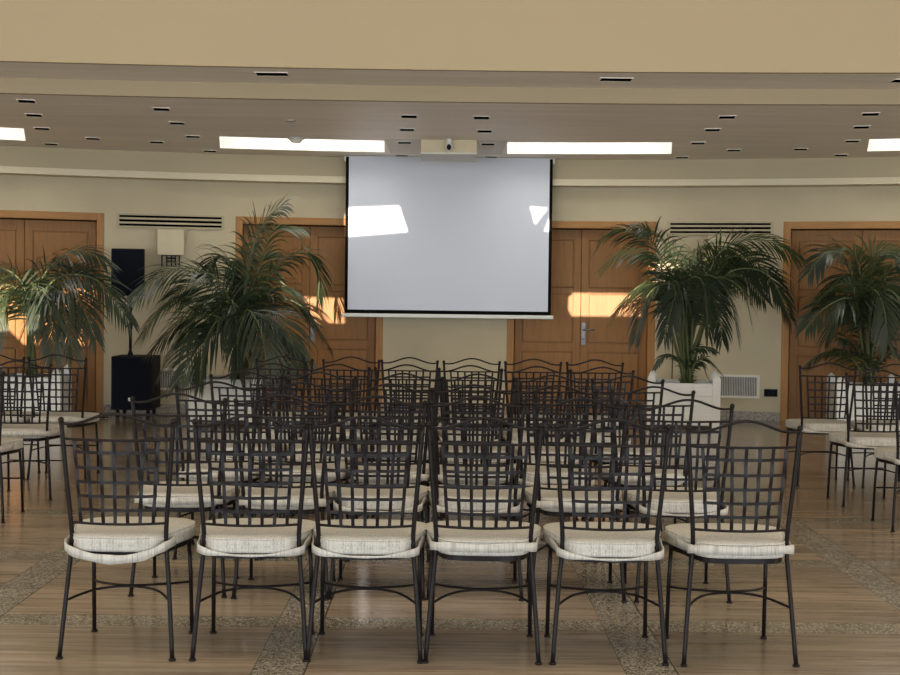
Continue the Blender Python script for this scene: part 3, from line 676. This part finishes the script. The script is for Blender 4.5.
def make_meshes():
    D = {}
    for sx in (-1, 1):
        bm = bmesh.new(); pts = spline([(sx*.2135, -.2, .006), (sx*.195, -.175, .25), (sx*.180, -.162, .43), (sx*.182, -.168, .52), (sx*.197, -.182, .70), (sx*.211, -.196, .897)], 4)
        tube(bm, pts, .0090, 8); bmesh.ops.create_uvsphere(bm, u_segments=8, v_segments=6, radius=.0118, matrix=Matrix.Translation((sx*.2115, -.1965, .902)))
        D['rear', sx] = bm
        bm = bmesh.new(); tube(bm, [(sx*.200, .205, .006), (sx*.197, .185, .25), (sx*.192, .165, .415)], .0086, 8); D['front', sx] = bm
    for k, (x, y) in {('r', -1): (-.2135, -.2), ('r', 1): (.2135, -.2), ('f', -1): (-.2, .205), ('f', 1): (.2, .205)}.items():
        bm = bmesh.new(); cyl(bm, x, y, 0, .008, .0135, 12); D['cap',]+(k,) if False else None
        D['cap', k] = bm
    # seat frame: a band under the cushion
    bm = bmesh.new(); skin(bm, [ring(bm, (.95, .95), .394), ring(bm, (.95, .95), .420), ring(bm, (.89, .89), .420), ring(bm, (.89, .89), .394)], False, True)
    for yy in (-.1, .02, .12): box(bm, -.2, .2, yy-.012, yy+.012, .412, .418)
    D['seat_frame'] = bm
    bm = bmesh.new()
    R = [ring(bm, (.90, .90), .421), ring(bm, (.96, .96), .414), ring(bm, (1.0, 1.0), .417), ring(bm, (1.012, 1.012), .427), ring(bm, (.994, .994), .440), ring(bm, (1.012, 1.012), .453), ring(bm, (.995, .995), .466), ring(bm, (.94, .94), .4725), ring(bm, (.6, .6), .478), ring(bm, (.25, .25), .4795)]
    skin(bm, R); D['cushion'] = bm
    bm = bmesh.new(); tube(bm, [Vector((p.x*.992, p.y*.992-.002, .4675)) for p in outline], .0036, 5, True); D['piping'] = bm
    # back rails
    bm = bmesh.new(); n = 28; pts = []
    for i in range(n+1):
        u = -1+2*i/n; x = u*.209; a = .5+.5*math.cos(PI*min(1, abs(u)/.86)); pts.append((x, bow(x, .885)*1.0, .888+.043*a+(.003 if abs(u) > .93 else 0)))
    tube(bm, pts, .0072, 7, flat=.8); D['top_rail'] = bm
    for key, z in (('upper', .831), ('lower', .514)):
        bm = bmesh.new(); h = half(z)-.002; tube(bm, [(h*u/8, bow(h*u/8, z), z) for u in range(-8, 9)], .0052, 7); D[key] = bm
    # woven lattice
    bm = bmesh.new(); zs = [.784, .726, .672, .619, .567]
    for i in range(7):
        u = (i-3)/3; prev = None; segs = 24
        for s in range(segs+1):
            z = lerp(.831, .514, s/segs); x = u*lerp(.136, .157, (z-.512)/.3)
            wv = 0
            y = bow(x, z)+.0022*math.cos(PI*((.828-z)/.0535)+i*PI); wd = .0064
            q = [bm.verts.new(v) for v in ((x-wd, y-.0015, z), (x+wd, y-.0015, z), (x+wd, y+.0015, z), (x-wd, y+.0015, z))]
            if prev:
                for k in range(4): bm.faces.new((prev[k], prev[(k+1) % 4], q[(k+1) % 4], q[k]))
            else: bm.faces.new(q)
            prev = q
        bm.faces.new(prev[::-1])
    for j, z in enumerate(zs):
        h = lerp(.136, .156, (z-.512)/.3)+.007; prev = None
        for s in range(25):
            x = lerp(-h, h, s/24); y = bow(x, z)-.0022*math.cos(PI*(x/(h/3)+j+1)+0)
            q = [bm.verts.new(v) for v in ((x, y-.0015, z-.0058), (x, y-.0015, z+.0058), (x, y+.0015, z+.0058), (x, y+.0015, z-.0058))]
            if prev:
                for k in range(4): bm.faces.new((prev[k], prev[(k+1) % 4], q[(k+1) % 4], q[k]))
            else: bm.faces.new(q)
            prev = q
        bm.faces.new(prev[::-1])
    D['lattice'] = bm
    # two bowed stretchers meeting in the middle
    bm = bmesh.new(); tube(bm, spline([(-.202, -.180, .215), (-.12, -.055, .232), (0, -.008, .236), (.12, -.055, .232), (.202, -.180, .215)], 5), .0050, 7); D['st_r'] = bm
    bm = bmesh.new(); tube(bm, spline([(-.197, .187, .215), (-.12, .060, .232), (0, .010, .236), (.12, .060, .232), (.197, .187, .215)], 5), .0050, 7); D['st_f'] = bm
    # sash ties, three ways of hanging
    T = {'droop': [(-.215, -.03, .452), (-.200, -.14, .450), (-.196, -.192, .444), (-.155, -.232, .430), (-.06, -.252, .410), (.03, -.254, .406), (.12, -.245, .420), (.175, -.215, .443), (.197, -.185, .452), (.205, -.12, .455)],
         'taut': [(-.215, -.03, .456), (-.200, -.14, .456), (-.196, -.195, .458), (-.14, -.238, .464), (0, -.252, .462), (.13, -.240, .466), (.194, -.198, .458), (.202, -.14, .452), (.215, -.03, .452)],
         'slack': [(-.215, -.03, .450), (-.201, -.14, .446), (-.197, -.192, .440), (-.15, -.226, .432), (-.05, -.240, .424), (.05, -.241, .424), (.14, -.228, .430), (.197, -.196, .436), (.203, -.14, .446), (.215, -.03, .450)]}
    for key, pts in T.items():
        P = spline([(x, y-.010*(abs(x) < .18), z-.014) for x, y, z in pts], 5); bm = bmesh.new(); prev = None
        for i, p in enumerate(P):
            tg = (P[min(i+1, len(P)-1)]-P[max(i-1, 0)]).normalized(); nn = Vector((tg.y, -tg.x, 0)).normalized()*.0022
            wob = .0165+.0015*math.sin(i*.9) if key != 'slack' else .0155*min(1, .25+(abs(p.x)/.19)**3)+.001*math.sin(i*.9)
            sl_ = Vector((-nn.x, -nn.y, 0))*1.5*0
            q = [bm.verts.new(v) for v in (p-nn+Vector((0, 0, -wob)), p+nn+Vector((0, 0, -wob)), p+nn+Vector((0, 0, wob)), p-nn+Vector((0, 0, wob)))]
            if prev:
                for k in range(4): bm.faces.new((prev[k], prev[(k+1) % 4], q[(k+1) % 4], q[k]))
            else: bm.faces.new(q)
            prev = q
        bm.faces.new(prev[::-1]); D['tie', key] = bm
    return D
D = make_meshes()
def mk(name, key, mat, smooth=True):
    bm = D[key]; me = bpy.data.meshes.new(name); bmesh.ops.recalc_face_normals(bm, faces=bm.faces[:]); bm.to_mesh(me); bm.free()
    for p in me.polygons: p.use_smooth = smooth
    me.materials.append(mat); return me
ME = {k: mk(str(k if isinstance(k, str) else '_'.join(map(str, k))), k, MT['cloth'] if (k in ('cushion', 'piping') or k[0] == 'tie') else MT['metal'], k not in ('seat_frame', 'lattice')) for k in D if D[k] is not None}
def po(name, key, parent):
    o = bpy.data.objects.new(name, ME[key]); C.objects.link(o); o.parent = parent; return o
def make_chair(tie):
    r = empty('dining_chair', (0, 0, 0))
    for sx in (-1, 1):
        l = po('leg', ('rear', sx), r); po('foot_cap', ('cap', ('r', sx)), l)
        l = po('leg', ('front', sx), r); po('foot_cap', ('cap', ('f', sx)), l)
    po('seat_frame', 'seat_frame', r); c = po('cushion', 'cushion', r); po('piping', 'piping', c); po('tie_band', ('tie', tie), c)
    po('top_rail', 'top_rail', r); po('crossbar', 'upper', r); po('crossbar', 'lower', r); po('lattice', 'lattice', r)
    po('stretcher', 'st_r', r); po('stretcher', 'st_f', r); return r
protos = {k: make_chair(k) for k in ('droop', 'taut', 'slack')}; fresh = dict.fromkeys(protos, True)
def place(px, py, Zr, rz, tie, label, group):
    """px: middle of the top rail in the photograph; Zr: depth of its rear feet"""
    o = protos[tie] if fresh[tie] else copy_tree(protos[tie]); fresh[tie] = False
    x = at_y(px, py, Zr-.04).x
    o.location = (x, Zr+.2-.045, 0); o.rotation_euler = (0, 0, rz); tag(o, label, 'chair', group); return o
ordn = ['leftmost', 'second from the left', 'third from the left', 'third from the right', 'second from the right', 'rightmost']
rows = [(4.91, 420, (118.5, 250.5, 367, 486, 612.5, 743)), (5.93, 399, (179.5, 283, 379, 478, 580.5, 685)), (6.81, 386, (217, 305, 390.5, 474, 558, 653)),
        (7.78, 375, (247, 320, 404, 478.5, 552, 627)), (8.79, 366, (274, 338, 407, 471, 537, 601.5)), (9.89, 360, (285, 351, 410.3, 471.5, 533, 595))]
rown = ['front row', 'second row', 'third row', 'fourth row', 'fifth row', 'back row nearest the screen']
ties = ['droop', 'slack', 'slack', 'taut', 'slack', 'taut']
rgc = random.Random(9)
rot1 = [-.02, .0, -.01, 0, .0, .03]
for ri, (Zr, y, xs) in enumerate(rows):
    for ci, px in enumerate(xs):
        tie = ties[ci] if ri == 0 else rgc.choice(['slack', 'taut', 'droop', 'taut'])
        extra = {'droop': 'sash sagging low', 'taut': 'sash drawn tight', 'slack': 'sash along seat edge'}[tie]
        place(px, y, Zr+rgc.uniform(-.02, .02)*(ri > 0), rot1[ci]*(1 if ri == 0 else .5)+rgc.uniform(-.02, .02), tie,
              'iron lattice-back chair, %s in the %s' % (ordn[ci], rown[ri]) + (', '+extra if ri == 0 else ''), 'iron chairs in the %s' % rown[ri])
side = [(57.3, 357, 9.66, 'iron lattice-back chair of the left block, nearest the far door and subwoofer', 0), (-4.5, 357, 9.66, 'iron lattice-back chair of the left block, far row, cut by the photo edge', 0),
        (19, 362, 8.72, 'iron lattice-back chair of the left block, middle one', 0), (-32, 370, 7.83, 'iron chair of the left block nearest the viewer, only its seat corner showing', 0),
        (828, 365, 9.81, 'iron lattice-back chair of the right block, farthest and leftmost, clear of the others', 1), (893.7, 366, 9.76, 'iron lattice-back chair of the right block, far row, beside the palm planter', 1),
        (877.5, 372, 8.82, 'iron lattice-back chair of the right block, middle one', 1), (931, 380, 7.86, 'iron chair of the right block nearest the viewer, cut by the photo edge', 1)]
for px, y, Zr, lab, s in side:
    place(px, y, Zr, 0, 'slack' if s else 'taut', lab, ('iron chairs of the right side block' if s else 'iron chairs of the left side block'))
